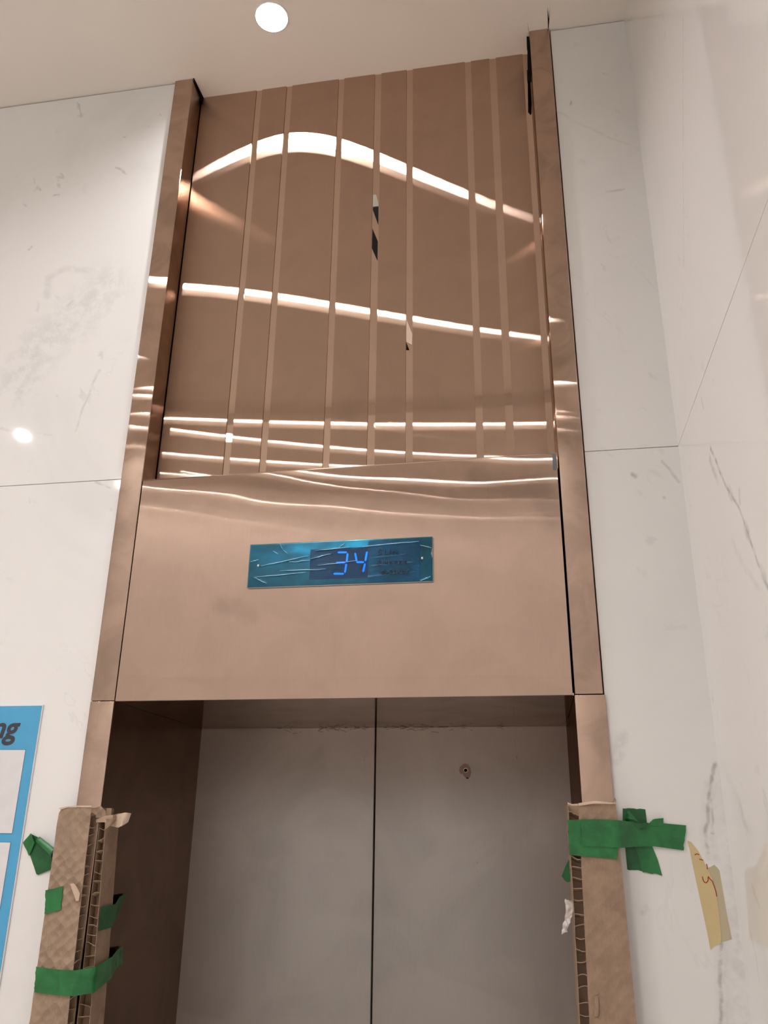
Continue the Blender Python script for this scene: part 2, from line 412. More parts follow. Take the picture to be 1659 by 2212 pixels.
ceil = empty('ceiling', (0, -1, ZC)); tag(ceil, 'warm white plaster ceiling above the lift', kind='structure')
board('ceiling_board', XE, XC + .2, YD, .3, ZC, ZC + .05, [(a, b) for a, b, c, d in LAMPS if c == ZC])
board('dropped_ceiling_board', XE, XC + .2, YR - .1, YD, ZD, ZC + .05, [(a, b) for a, b, c, d in LAMPS if c == ZD])
# split seam in the ceiling running out from the right jamb corner, and a hairline beside it
prism('seam', [(.5525, 0, ZC - .0006), (.5545, 0, ZC - .0006), (.5575, -.064, ZC - .0006), (.5548, -.03, ZC - .0006), (.5505, -.066, ZC - .0006)], (0, 0, .0005), M['dark'], ceil)
prism('hairline_crack', [(.4985, 0, ZC - .0006), (.4995, 0, ZC - .0006), (.4955, -.03, ZC - .0006)], (0, 0, .0005), M['outline'], ceil)
def slab_wall(name, label, loc, slabs, mat):
    e = empty(name, loc); tag(e, label, kind='structure')
    for s in slabs: box('marble_slab', *s, mat, e, bevel=.0008, seg=1)
    return e
G = .0007
slab_wall('wall_left', 'white polished marble wall left of the lift, two slabs high', (-1.5, YM, 0), [
    (-2.35, XLO + .004, YM, YM + .03, 0, ZJ - G), (-2.35, XLO + .004, YM, YM + .03, ZJ + G, ZC - .004),
    (XE, -2.352, YM, YM + .03, 0, ZJ - G), (XE, -2.352, YM, YM + .03, ZJ + G, ZC - .004)], M['marble_left'])
slab_wall('wall_right', 'narrow white marble wall between the lift and the corner', (.65, YM, 0), [
    (XRO + .003, XC + .003, YM, YM + .03, 0, ZJ - G), (XRO + .003, XC + .003, YM, YM + .03, ZJ + G, ZC - .003)], M['marble_right'])
slab_wall('wall_side', 'grey-veined white marble side wall on the right', (XC, -1.5, 0), [
    (XC, XC + .03, -1.32, YM + .025, 0, ZJ - G), (XC, XC + .03, -1.32, YM + .025, ZJ + G, ZC + .03),
    (XC, XC + .03, YR, -1.322, 0, ZJ - G), (XC, XC + .03, YR, -1.322, ZJ + G, ZC + .03)], M['marble_side'])
slab_wall('wall_rear', 'white marble wall facing the lift across the lobby', (-1.5, YR, 0), [
    (x, x + 1.335, YR - .03, YR, z0, z1) for x in (-5.938, -4.6, -3.262, -1.924, -.586) for z0, z1 in ((0, ZJ - G), (ZJ + G, ZD))], M['marble_far'])
slab_wall('wall_end', 'white marble wall at the far end of the lobby', (XE, -1.5, 0), [
    (XE - .03, XE, y, y + 1.13, z0, z1) for y in (YR, YR + 1.132, YR + 2.264) for z0, z1 in ((0, ZJ - G), (ZJ + G, ZC + .02))], M['marble_far'])

# ------------------------------------------------------------------ downlights
for x, y, z, lab in LAMPS:
    e = empty('downlight', (x, y, z)); tag(e, lab, 'downlight', 'ceiling downlights of the lobby')
    lathe('rim', [(LR - .001, .0), (LR, -.002), (LR + .003, -.0022), (LR + .005, -.0004)], (x, y, z), (0, 0, 1), M['lamp_rim'], e)
    lathe('reflector', [(LR - .0012, .0), (LR - .0025, LDEEP)], (x, y, z), (0, 0, 1), M['lamp_cup'], e)
    ln = disc('lens', LR - .0027, (x, y, z + LDEEP - .001), (0, 0, 1), .004, M['lamp'], e, n=24)
    ln.data.materials.append(M['lamp_rim'])
    for f in ln.data.polygons:
        if f.normal.z > -.5: f.material_index = 1      # only the face towards the room gives light

# ------------------------------------------------------------------ door frame trims
def jamb(name, x0, x1, x0l, x1l, label, top):
    e = empty(name, ((x0 + x1) / 2, 0, 0)); tag(e, label, kind='structure')
    box('upper_cladding', x0, x1, 0, DR - .004, ZB + .0006, top, M['jamb'], e, bevel=.0022, seg=3)
    box('lower_cladding', x0l, x1l, 0, .0042, .0, ZB - .0006, M['jamb'], e, bevel=.0012, seg=3)
    return e
j1 = jamb('trim_1', XLO, -.5, XLO, -.5, 'bronze steel jamb on the left of the lift', ZC - .001)
j2 = jamb('trim_2', .5, XRO, .499, XRO + .004, 'bronze steel jamb on the right of the lift', ZC - .001)
prism('shadow_gap', [(-.4985, -.001, ZC - .0005), (-.4965, .0, ZC - .0005), (-.494, DR, ZC - .0005), (-.494, DR, ZC - .028), (-.4985, DR - .02, ZC - .012)], (-.001, 0, 0), M['dark'], j1)
shim = [(.4995, 0, 3.8505), (.4925, 0, 3.852), (.4925, 0, 3.838), (.4935, 0, 3.825), (.4922, 0, 3.80), (.4910, 0, 3.78), (.4905, 0, 3.745), (.4888, 0, 3.72), (.4935, 0, 3.712), (.4955, 0, 3.708), (.4985, 0, 3.714)]
prism('torn_sealant', [(x, .004, z) for x, y, z in shim], (0, .03, 0), M['dark'], j2)
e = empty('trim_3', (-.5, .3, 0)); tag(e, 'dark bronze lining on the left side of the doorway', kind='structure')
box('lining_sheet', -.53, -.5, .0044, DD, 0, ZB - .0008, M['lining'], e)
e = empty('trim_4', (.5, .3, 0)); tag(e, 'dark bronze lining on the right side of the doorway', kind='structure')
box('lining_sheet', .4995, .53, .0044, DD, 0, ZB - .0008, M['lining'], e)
e = empty('trim_5', (0, .3, ZB)); tag(e, 'dark bronze soffit under the header over the doorway', kind='structure')
box('soffit_sheet', -.4985, .4985, .006, DD - .001, ZB - .0006, ZB + .004, M['soffit'], e)

# ------------------------------------------------------------------ door leaves
XG = -.0053
d1 = empty('door_1', (-.25, DD, 0)); tag(d1, 'grey brushed steel sliding lift door leaf on the left', kind='structure')
lf1 = box('leaf', -.56, XG - .0022, DD, DD + .03, .005, ZB + .02, M['door'], d1, bevel=.0012, seg=2)
d2 = empty('door_2', (.25, DD, 0)); tag(d2, 'grey brushed steel sliding lift door leaf with a key hole on the right', kind='structure')
lf2 = box('leaf', XG + .0022, .56, DD, DD + .03, .005, ZB + .02, M['door'], d2, bevel=.0012, seg=2)
box('gap_seal', XG - .03, XG + .03, DD + .031, DD + .036, .005, ZB + .02, M['dark'], d2)
hc = at(1006, 1664, 1, DD)
patch = [(992, 1666), (993, 1657), (1000, 1651), (1005, 1649), (1011, 1651), (1016, 1658), (1018, 1668), (1016, 1677), (1012, 1682), (1006, 1681), (1002, 1676), (999, 1671), (995, 1672)]
kp = prism('worn_patch', [tuple(at(u, v, 1, DD - .0003)) for u, v in patch], (0, .0003, 0), plain('worn_steel', srgb(128, 104, 90), .5), lf2)
tag(kp, 'bare worn patch around the key hole')
rg = lathe('keyhole_ring', [(.0045, -.0002), (.0046, .0015), (.0055, .0018), (.0062, .0008), (.0063, -.0004)], tuple(hc), (0, -1, 0), M['screw'], lf2, n=24)
disc('keyhole', .0046, (hc.x, DD - .0005, hc.z), (0, 1, 0), .0004, M['dark'], lf2, n=20)
pq = at(1009, 1681, 1, DD)
prism('chip', [(pq.x - .002, DD - .0006, pq.z + .002), (pq.x + .003, DD - .0006, pq.z + .0015), (pq.x + .0035, DD - .0006, pq.z - .001), (pq.x - .001, DD - .0006, pq.z - .002)], (0, .0003, 0), M['dark'], lf2)

M['scuff'] = plain('dark_scuff', (.10, .085, .07, 1), .7)
for par_, xa, xb, sd in ((lf1, -.47, -.02, 1), (lf2, .01, .47, 2)):
    rr = random.Random(sd); L_ = []
    for k in range(26):
        x = rr.gauss((xa + xb) / 2 + (.12 if sd == 1 else -.12), .09)
        if not xa < x < xb: continue
        z = ZB - abs(rr.gauss(0, .006)) - .001; a = rr.uniform(-.9, .9); l = rr.uniform(.006, .022)
        L_.append([(x, DD - .0002, z), (x + l * math.cos(a), DD - .0002, min(ZB - .001, z + l * math.sin(a) * .7))])
    ribbon('scuff_marks', L_, .0009, (0, -1, 0), M['scuff'], par_, .0001)

# ------------------------------------------------------------------ striped panel in the recess
def wav(x, z, k=1.0):
    return k * (.0011 * math.sin(2.1 * x + .6) * math.sin(4.2 * (z - 2.9)) + .0005 * math.sin(5.0 * z + 3 * x))
STR = [(-.3239, -.306), (-.2281, -.2105), (-.0661, -.049), (.0450, .0643), (.1407, .1585), (.3127, .3304), (.3843, .4031), (.4809, .4971)]
PX0, PX1, PZ0, PZ1 = -.4988, .5035, ZT - .06, ZC - .0005
pan = empty('striped_panel', (0, DR, ZT)); tag(pan, 'tall bronze panel with eight polished vertical strips above the lift header', 'wall panel')
edges = [PX0] + [v for s in STR for v in s] + [PX1]
def sheet(name, x0, x1, y, th, mat, nx, nz, k):
    vs, fs = [], []
    for i in range(nx + 1):
        for j in range(nz + 1):
            x = x0 + (x1 - x0) * i / nx; z = PZ0 + (PZ1 - PZ0) * j / nz; vs.append((x, y + wav(x, z, k), z))
    n = len(vs); vs += [(x, y + th, z) for x, y_, z in vs]
    I = lambda i, j: i * (nz + 1) + j
    for i in range(nx):
        for j in range(nz): fs.append((I(i, j), I(i + 1, j), I(i + 1, j + 1), I(i, j + 1)))
    rim = [I(i, 0) for i in range(nx + 1)] + [I(nx, j) for j in range(1, nz + 1)] + [I(i, nz) for i in range(nx - 1, -1, -1)] + [I(0, j) for j in range(nz - 1, 0, -1)]
    for a, b in zip(rim, rim[1:] + rim[:1]): fs.append((a, b, n + b, n + a))
    o = mesh(name, vs, fs, mat, smooth=True); o.data.set_sharp_from_angle(angle=math.radians(40)); return par(o, pan)
for i in range(9):
    a, b = edges[2 * i], edges[2 * i + 1]
    sheet('brushed_sheet', a + .0003, b - .0003, DR, .0035, M['sheet'], max(2, int((b - a) / .02)), 60, 1.0)
SP = []
for i, (a, b) in enumerate(STR):
    SP.append(sheet('polished_strip', a - .001, b + .001, DR + .0026, .003, M['polish'], 1, 8, .5))
bk = box('backing_board', -.52, .53, DR + .008, DR + .02, PZ0, PZ1, M['dark'], pan)
def add_mark(pts, mat=None, name='strip_mark'):  # flat black, tan and pale pieces laid over two polished strips
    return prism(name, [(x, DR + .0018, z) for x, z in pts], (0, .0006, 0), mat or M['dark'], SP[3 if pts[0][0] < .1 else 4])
add_mark([(.0466, 3.372), (.0626, 3.372), (.0628, 3.3093), (.0466, 3.3638)])
add_mark([(.0466, 3.415), (.0555, 3.415), (.062, 3.386), (.0626, 3.374), (.0466, 3.374)], plain('dull_tan_mark', srgb(105, 92, 70), .6))
add_mark([(.0464, 3.3005), (.0624, 3.2549), (.0622, 3.1907), (.0462, 3.2338)])
add_mark([(.1411, 2.9976), (.1570, 2.9511), (.1560, 2.918), (.1415, 2.928)], plain('pale_bronze_mark', (.62, .47, .37, 1), .4, .3))
add_mark([(.1413, 2.9276), (.1497, 2.9034), (.1413, 2.9042)])

# ------------------------------------------------------------------ header with returns
hd = empty('header_panel', (0, 0, ZB)); tag(hd, 'wide bronze steel header panel over the lift doors', 'header panel')
vs, fs = [], []; NX, NZ = 60, 40
def hx(a, z): return (-.4975 + .002 * 0) + a * (.4955 + .4975)
def htop(a): return ZT - .0035 + .0075 * a
for i in range(NX + 1):
    for j in range(NZ + 1):
        a, b = i / NX, j / NZ; z = ZB + (htop(a) - ZB) * b; x = hx(a, z)
        edge = min(1, 6 * min(a, 1 - a)) * min(1, 8 * min(b, 1 - b))
        y = .0004 - edge * (.0005 * math.sin(3.0 * x + .4) * math.cos(6 * (z - 2.3)) + .00022 * math.sin(13 * x + 1) * max(0, (b - .8) * 5))
        vs.append((x, y, z))
I = lambda i, j: i * (NZ + 1) + j
for i in range(NX):
    for j in range(NZ): fs.append((I(i, j), I(i + 1, j), I(i + 1, j + 1), I(i, j + 1)))
face = mesh('face', vs, fs, M['fascia'], smooth=True); par(face, hd)
zl, zr = htop(0), htop(1)
prism('top_return', [(-.4975, .0004, zl), (.4955, .0004, zr), (.4955, .06, zr), (-.4975, .06, zl)], (0, 0, -.0015), M['edge'], hd)
lip = [(.0016 * math.cos(a_ * math.pi / 5), .0016 * math.sin(a_ * math.pi / 5)) for a_ in range(10)]
par(mesh('top_lip', [(x, .0012 - cy, z + cz - .0012) for x, z in ((-.4975, zl), (.4955, zr)) for cy, cz in lip],
         [(k, (k + 1) % 10, 10 + (k + 1) % 10, 10 + k) for k in range(10)] + [tuple(range(10)), tuple(range(19, 9, -1))], M['edge'], smooth=True), hd)
box('end_return', -.4975, -.496, .001, .06, ZB + .001, zl - .002, M['jamb'], hd)
box('end_return', .494, .4955, .001, .06, ZB + .001, zr - .002, M['jamb'], hd)
box('bottom_return', -.4975, .4955, .0008, .0055, ZB - .0004, ZB + .0012, M['edge'], hd)
br = prism('bracket', [(.4868, -.0006, 2.5535), (.4952, -.0006, 2.5535), (.4955, -.0006, 2.521), (.4925, -.0006, 2.513), (.4862, -.0006, 2.514)], (0, .0008, 0), M['galv'], face)
tag(br, 'small grey galvanised tab at the top right corner')

# ------------------------------------------------------------------ floor indicator
ind = empty('floor_indicator', (0, 0, 2.3149)); tag(ind, 'blue lit lift floor indicator under wrinkled blue film', 'floor indicator')
zi0, zi1, xi0, xi1 = 2.2627, 2.3672, -.2092, .2141
box('face_plate', xi0, xi1, -.0045, .0002, zi0, zi1, M['plate'], ind, bevel=.0015, seg=2)
# film with ridges
def px(u, v): return (500 + u * .28330, 1130 + v * .28333)
ridges = [((225, 330), (590, 250)), ((170, 415), (570, 378)), ((440, 300), (600, 285)), ((370, 365), (720, 352)), ((660, 322), (950, 290)),
          ((1000, 182), (1430, 140)), ((370, 160), (395, 205)), ((395, 205), (432, 235)), ((180, 418), (270, 462)), ((145, 295), (210, 280)), ((600, 275), (760, 235)),
          ((1440, 170), (1530, 190)), ((1050, 410), (1400, 375)), ((820, 190), (870, 150)), ((1060, 270), (1330, 240)), ((1440, 440), (1520, 410)), ((320, 215), (360, 240)), ((1070, 330), (1400, 300)), ((640, 210), (900, 185))]
RG = [(at(*px(*a), 1, -.006), at(*px(*b), 1, -.006)) for a, b in ridges]
def film_grid(name, x0, x1, z0, z1, y, mat, nx, nz, rid, amp, cut=False):
    vs, fs = [], []
    for i in range(nx + 1):
        for j in range(nz + 1):
            x = x0 + (x1 - x0) * i / nx; z = z0 + (z1 - z0) * j / nz
            p = Vector((x, 0, z)); h = .0
            for k, (a, b) in enumerate(rid):
                a = Vector((a.x, 0, a.z)); b = Vector((b.x, 0, b.z)); ba = b - a
                t_ = max(0, min(1, (p - a).dot(ba) / ba.length_squared)); d = (p - a - ba * t_).length
                h += amp * math.exp(-(d / .0013) ** 2) * (.5 + .5 * math.sin(math.pi * min(1, max(0, t_))))
            h += .0004 * (noise.noise(p * 60) + .5 * noise.noise(p * 190))
            ex = min(1, min(i, nx - i) / 3) * min(1, min(j, nz - j) / 2)
            vs.append((x, y - abs(h) * ex, z))
    J = lambda i, j: i * (nz + 1) + j
    for i in range(nx):
        for j in range(nz):
            xm = x0 + (x1 - x0) * (i + .5) / nx; zm = z0 + (z1 - z0) * (j + .5) / nz
            if cut and xm > x1 - .0035 + .003 * abs(zm - 2.328) / .012 and abs(zm - 2.328) < .012: continue
            fs.append((J(i, j), J(i + 1, j), J(i + 1, j + 1), J(i, j + 1)))
    o = mesh(name, vs, fs, mat, smooth=True); return par(o, ind)
fo = film_grid('protective_film', xi0 + .0006, xi1 - .0006, zi0 + .0006, zi1 - .0006, -.0060, M['film'], 240, 64, RG, .0011, True)
tag(fo, 'wrinkled translucent blue protective film')
a0, a1 = at(797, 1182, 1, -.0052), at(908, 1262, 1, -.0052)
fo2 = film_grid('film_overlap', .068, .188, 2.266, 2.362, -.0053, M['film2'], 60, 40, [], 0)
s0, s1 = at(671, 1187, 1, -.005), at(796, 1248, 1, -.005)
scr = box('screen', s0.x, s1.x, -.0052, -.0042, s1.z, s0.z, M['screen'], ind)
def segs(name, lst):
    vs, fs = [], []
    for a, b in lst:
        a = at(*px(*a), 1, -.0054); b = at(*px(*b), 1, -.0054); d = (b - a).normalized(); s = d.cross(Vector((0, 1, 0))) * .0021
        k = len(vs); c = [a, a + d * .002 + s, b - d * .002 + s, b, b - d * .002 - s, a + d * .002 - s]
        vs += c + [q + Vector((0, .0003, 0)) for q in c]
        fs += [tuple(range(k, k + 6)), tuple(range(k + 11, k + 5, -1))] + [(k + i, k + (i + 1) % 6, k + 6 + (i + 1) % 6, k + 6 + i) for i in range(6)]
    o = mesh(name, vs, fs, M['led']); return par(o, scr)
tag(segs('digit', [((808, 223), (882, 223)), ((886, 228), (878, 295)), ((795, 301), (868, 301)), ((876, 308), (864, 380)), ((776, 386), (858, 386))]), 'glowing blue digit 3')
tag(segs('digit', [((942, 225), (955, 292)), ((950, 298), (1012, 298)), ((1034, 215), (1020, 290)), ((1018, 306), (1003, 374))]), 'glowing blue digit 4')
for u, v in ((558, 1222), (912, 1206)):
    c = at(u, v, 1, -.0065); lathe('screw', [(.0001, .0022), (.0018, .002), (.0028, .001), (.003, -.001)], (c.x, -.0065, c.z), (0, -1, 0), M['screw'], ind, n=20)
M['crease'] = plain('pale_crease', (.34, .66, .84, 1), .35)  # pale blue ribbons laid along the film ridges so the wrinkles show
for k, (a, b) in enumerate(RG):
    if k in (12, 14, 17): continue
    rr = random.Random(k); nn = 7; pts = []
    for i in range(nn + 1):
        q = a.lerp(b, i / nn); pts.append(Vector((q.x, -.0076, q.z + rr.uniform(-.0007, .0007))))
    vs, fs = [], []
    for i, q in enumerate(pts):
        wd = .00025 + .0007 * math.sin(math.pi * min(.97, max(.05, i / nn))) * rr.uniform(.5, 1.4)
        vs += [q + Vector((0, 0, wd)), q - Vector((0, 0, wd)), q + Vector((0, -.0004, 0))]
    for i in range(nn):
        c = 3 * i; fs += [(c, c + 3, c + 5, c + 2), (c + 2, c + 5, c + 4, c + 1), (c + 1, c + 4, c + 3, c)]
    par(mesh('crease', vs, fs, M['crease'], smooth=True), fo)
hw = [[(1155, 205), (1130, 200), (1118, 212), (1135, 222), (1140, 234), (1115, 240)], [(1172, 205), (1168, 238), (1195, 236)], [(1208, 215), (1205, 236)], [(1210, 203), (1212, 204)],
      [(1245, 214), (1228, 218), (1226, 232), (1244, 234)], [(1275, 214), (1258, 218), (1256, 232), (1276, 232)],
      [(1122, 290), (1135, 284), (1140, 294), (1118, 314), (1142, 314)], [(1160, 288), (1156, 314)], [(1172, 290), (1170, 303), (1190, 302)], [(1190, 288), (1187, 316)], [(1222, 286), (1206, 290), (1204, 310), (1222, 308), (1220, 298), (1206, 298)],
      [(1262, 290), (1244, 288), (1242, 300), (1262, 300), (1264, 288), (1258, 314)], [(1290, 286), (1276, 290), (1290, 300), (1274, 310), (1288, 312), (1280, 300), (1292, 288)], [(1330, 286), (1314, 290), (1314, 300), (1332, 298), (1334, 286), (1326, 312)],
      [(1145, 368), (1160, 360), (1166, 370), (1145, 386), (1168, 386)], [(1188, 362), (1176, 372), (1184, 386), (1196, 374), (1188, 362)], [(1206, 366), (1220, 360), (1224, 370), (1206, 386), (1228, 384)], [(1236, 362), (1252, 362), (1242, 371), (1254, 378), (1238, 386)],
      [(1270, 360), (1264, 374), (1284, 372)], [(1284, 360), (1280, 386)], [(1308, 360), (1298, 372), (1306, 384), (1318, 372), (1308, 360)], [(1345, 358), (1338, 384)]]
ribbon('handwriting', [[at(*px(*q), 1, -.0080) for q in ln] for ln in hw], .0015, (0, -1, 0), M['ink'], fo, .0002)

# ------------------------------------------------------------------ notice board
nb = empty('notice_board', (-.95, YM, 1.25)); tag(nb, 'blue printed notice board with white boxes on the left marble wall', 'notice board')
bx1 = -.6720
box('backing', -1.30, bx1, YM - .0045, YM, 1.15, 2.0105, M['white'], nb, bevel=.0006, seg=1)
box('blue_face', -1.2985, bx1 - .0022, YM - .0052, YM - .0044, 1.152, 2.0075, M['blue'], nb)
for z0, z1 in ((1.7392, 1.9116), (1.46, 1.7208), (1.19, 1.44)):
    wf = box('white_box', -1.27, -.6972, YM - .0058, YM - .0051, z0, z1, M['white'], nb)
    for a in ((-1.2708, -.6964, z1, z1 + .0008), (-1.2708, -.6964, z0 - .0008, z0), (-.6972, -.6964, z0, z1)):
        box('outline', a[0], a[1], YM - .0057, YM - .0051, a[2], a[3], M['outline'], wf)
fc = bpy.data.curves.new('lettering', 'FONT'); fc.body = 'ng'; fc.size = .0665; fc.shear = .22; fc.offset = .0016; fc.extrude = .0003; fc.align_x = 'RIGHT'
fo_ = bpy.data.objects.new('lettering_curve', fc); COL.objects.link(fo_)
bpy.context.view_layer.update()
tm = bpy.data.meshes.new_from_object(fo_.evaluated_get(bpy.context.evaluated_depsgraph_get()))
bpy.data.objects.remove(fo_)
lt = link('lettering', tm, M['letter']); g0 = at(30, 1593, 1, YM - .0056)
tm.transform(Matrix.Translation((g0.x + .003, YM - .0056, g0.z)) @ Matrix.Rotation(math.pi / 2, 4, 'X')); par(lt, nb); tag(lt, 'dark bold slanted letters ng')

# ------------------------------------------------------------------ honeycomb cardboard corner guards
def lerp(a, b, t): return a + (b - a) * t
def kz(z, zt): return max(0, min(1, (zt - z) / (zt - 1.396)))
def slabmesh(name, zs, x0, x1, y0, y1, mat, parent, smooth=False):
    """upright sheet whose left / right edges x0(z), x1(z) may drift with height"""
    vs, fs = [], []
    for z in zs:
        for x, y in ((x0(z), y0), (x1(z), y0), (x1(z), y1), (x0(z), y1)): vs.append((x, y, z))
    n = len(zs)
    for i in range(n - 1):
        for k in range(4): fs.append((4 * i + k, 4 * i + (k + 1) % 4, 4 * i + 4 + (k + 1) % 4, 4 * i + 4 + k))
    fs += [(0, 3, 2, 1), (4 * n - 4, 4 * n - 3, 4 * n - 2, 4 * n - 1)]
    o = mesh(name, vs, fs, mat); return par(o, parent)
def jit(amp, f, s):
    return lambda z: amp * noise.noise(Vector((s, 0, z * f)))
def cells(parent, x0, x1, y0, y1, z0, z1, step, seed, axis):
    """thin wavy paper walls of the honeycomb core seen along the cut edge"""
    rnd = random.Random(seed); z = z1 - .012
    while z > z0:
        ph = rnd.uniform(0, 6); am = rnd.uniform(.0008, .0028); tilt = rnd.uniform(-.0025, .0025); vs, fs = [], []
        for i in range(7):
            t_ = i / 6; dz = am * math.sin(ph + t_ * rnd.uniform(2.5, 4)) + tilt * (t_ - .5)
            if axis == 'x': ps = ((lerp(x0(z), x1(z), t_), y0), (lerp(x0(z), x1(z), t_), y1))
            else: ps = ((x1(z), lerp(y0, y1, t_)), (x0(z), lerp(y0, y1, t_)))
            for q, (x, y) in enumerate(ps):
                back = -.006 * q
                vs += [(x, y, z + dz + back), (x, y, z + dz - .0007 + back)]
        for i in range(6):
            a = 4 * i
            fs += [(a, a + 4, a + 6, a + 2), (a + 1, a + 3, a + 7, a + 5), (a, a + 1, a + 5, a + 4), (a + 2, a + 6, a + 7, a + 3)]
        fs += [(0, 2, 3, 1), (24, 25, 27, 26)]
        o = mesh('cell_wall', vs, fs, M['card_cell'], smooth=False); par(o, parent)
        z -= step * rnd.uniform(.75, 1.25)
T = .027
ZS = [0.0, .6, 1.2] + [1.2 + .6 * i / 40 for i in range(1, 40)]
# left guard
zt = 1.792
gl = empty('corner_guard', (-.53, -.01, 0)); tag(gl, 'torn honeycomb cardboard corner guard strapped to the left jamb', 'corner guard', 'cardboard guards on the lift jambs')
ZL = [z for z in ZS if z < zt - .012] + [zt - .012, zt]
ax0 = lambda z: lerp(-.5794, -.5775, kz(z, zt)) + .0012 * noise.noise(Vector((0, 1, z * 30))) + (.006 if z > zt - .005 else 0)
ax1 = lambda z: lerp(-.5064, -.4985, kz(z, zt)) + .0008 * noise.noise(Vector((3, 1, z * 40)))
bx0 = lambda z: lerp(-.4990, -.4925, kz(z, zt))
bxr = lambda z: lerp(-.4860, -.4660, kz(z, zt)) + .0008 * noise.noise(Vector((5, 1, z * 40)))
slabmesh('front_sheet', ZL, ax0, ax1, -T, -T + .0011, M['card'], gl)
slabmesh('back_sheet', ZL, ax0, lambda z: ax1(z) + .001, -.0014, -.0004, M['card_plain'], gl)
slabmesh('inner_liner', [z for z in ZL if z < 1.775], lambda z: bxr(z), lambda z: bxr(z) + .0010, -.001, .058, M['card_plain'], gl)
slabmesh('middle_liner', ZL, lambda z: bx0(z), lambda z: bx0(z) + .0009, -.0006, .058, M['card_plain'], gl)
cells(gl, lambda z: -.528, lambda z: ax1(z) - .0003, -T + .0012, -.0016, 1.25, zt, .0205, 3, 'y')
cells(gl, lambda z: bx0(z) + .001, lambda z: bxr(z) - .0003, -.0008, .022, 1.25, zt - .01, .0190, 4, 'x')
o = slabmesh('core_back', ZL, lambda z: bx0(z) + .001, lambda z: bxr(z) - .0002, .022, .024, M['card_cell'], gl)
o = slabmesh('core_back', ZL, lambda z: -.530, lambda z: -.528, -T + .0012, -.0016, M['card_cell'], gl)
# torn flaps
strip('torn_flap', [at(204, 1746, 1, -.002), at(218, 1741, 1, -.004), at(228, 1752, 1, .0)], [at(208, 1768, 1, -.002), at(222, 1765, 1, -.003), at(229, 1763, 1, .0)], M['card'], gl, 10, 5, .0008, .001)
strip('torn_flap', [at(209, 1770, 1, -.004), at(228, 1762, 1, -.006), at(246, 1760, 1, -.004), at(258, 1756, 1, .03)], [at(209, 1777, 1, -.004), at(226, 1776, 1, -.006), at(242, 1782, 1, -.004), at(254, 1764, 1, .03)], M['card_cell'], gl, 14, 5, .0008, .0015)
strip('torn_flap', [at(240, 1764, 1, .012), at(258, 1758, 1, .004), at(272, 1755, 1, -.010), at(283, 1757, 1, .000)], [at(240, 1784, 1, .012), at(256, 1788, 1, .004), at(264, 1784, 1, -.010), at(276, 1776, 1, .000)], M['card_torn'], gl, 12, 5, .0007, .0012)
strip('torn_flap', [at(226, 1768, 1, -.005), at(240, 1770, 1, -.008), at(250, 1764, 1, -.002)], [at(228, 1792, 1, -.004), at(238, 1784, 1, -.008), at(244, 1779, 1, -.002)], M['card'], gl, 10, 5, .0007, .0015)
strip('torn_flap', [at(152, 1909, 1, -T - .001), at(160, 1908, 1, -T - .004), at(166, 1916, 1, -T - .008)], [at(165, 1946, 1, -T - .001), at(171, 1946, 1, -T - .004), at(173, 1930, 1, -T - .006)], M['card_torn'], gl, 10, 6, .0006, .001)
strip('torn_edge', [at(128, 1745, 1, -T - .0008), at(150, 1741, 1, -T - .0008), at(198, 1740, 1, -T - .0008)], [at(130, 1749, 1, -T - .0008), at(150, 1743, 1, -T - .0008), at(198, 1744, 1, -T - .0008)], M['card_torn'], gl, 14, 2, .0006, .0008)
# right guard
zr = 1.806
gr = empty('corner_guard', (.52, -.01, 0)); tag(gr, 'honeycomb cardboard corner guard taped to the right jamb', 'corner guard', 'cardboard guards on the lift jambs')
ZR = [z for z in ZS if z < zr - .012] + [zr - .012, zr]
rx0 = lambda z: lerp(.4905, .4838, kz(z, zr)) + .0006 * noise.noise(Vector((7, 1, z * 40)))
rx1 = lambda z: lerp(.5604, .5654, kz(z, zr)) + .0006 * noise.noise(Vector((9, 1, z * 40)))
rbl = lambda z: lerp(.4711, .4672, kz(z, zr)) + .0010 * noise.noise(Vector((11, 1, z * 25)))
slabmesh('front_sheet', ZR, rx0, rx1, -T, -T + .0011, M['card_plain'], gr)
slabmesh('back_sheet', ZR, lambda z: .4990, rx1, -.0014, -.0004, M['card_plain'], gr)
slabmesh('inner_liner', ZR, rbl, lambda z: rbl(z) + .0010, -T - .0006, .105, M['card_plain'], gr)
slabmesh('middle_liner', ZR, lambda z: .4972, lambda z: .4982, -T + .0012, .105, M['card_plain'], gr)
cells(gr, lambda z: rbl(z) + .0012, lambda z: rx0(z) + .0002, -T + .0004, -.004, 1.25, zr - .005, .0200, 8, 'x')
slabmesh('core_back', ZR, lambda z: rbl(z) + .0012, lambda z: .4970, -.004, -.002, M['card_cell'], gr)
cells(gr, lambda z: rx1(z) - .02, lambda z: rx1(z) - .0005, -T + .0013, -.0016, 1.25, zr, .0215, 9, 'y')
strip('torn_edge', [at(1249, 1735, 1, -T - .001), at(1285, 1731, 1, -T - .002), at(1318, 1733, 1, -T - .001), at(1330, 1734, 1, -T - .001)], [at(1250, 1741, 1, -T - .001), at(1285, 1736, 1, -T - .004), at(1318, 1737, 1, -T - .001), at(1330, 1736, 1, -T - .001)], M['card_torn'], gr, 20, 3, .0006, .001)
strip('torn_edge', [at(1226, 1733, 1, -T), at(1236, 1737, 1, -T), at(1248, 1736, 1, -T)], [at(1226, 1736, 1, -T), at(1236, 1740, 1, -T), at(1248, 1740, 1, -T)], M['card_torn'], gr, 10, 2, .0006, .001)
strip('torn_flap', [at(1322, 1732, 1, -T + .004), at(1327, 1723, 1, -T + .006)], [at(1331, 1733, 1, -T + .004), at(1330, 1728, 1, -T + .006)], M['card'], gr, 4, 3, .0007, .0008)
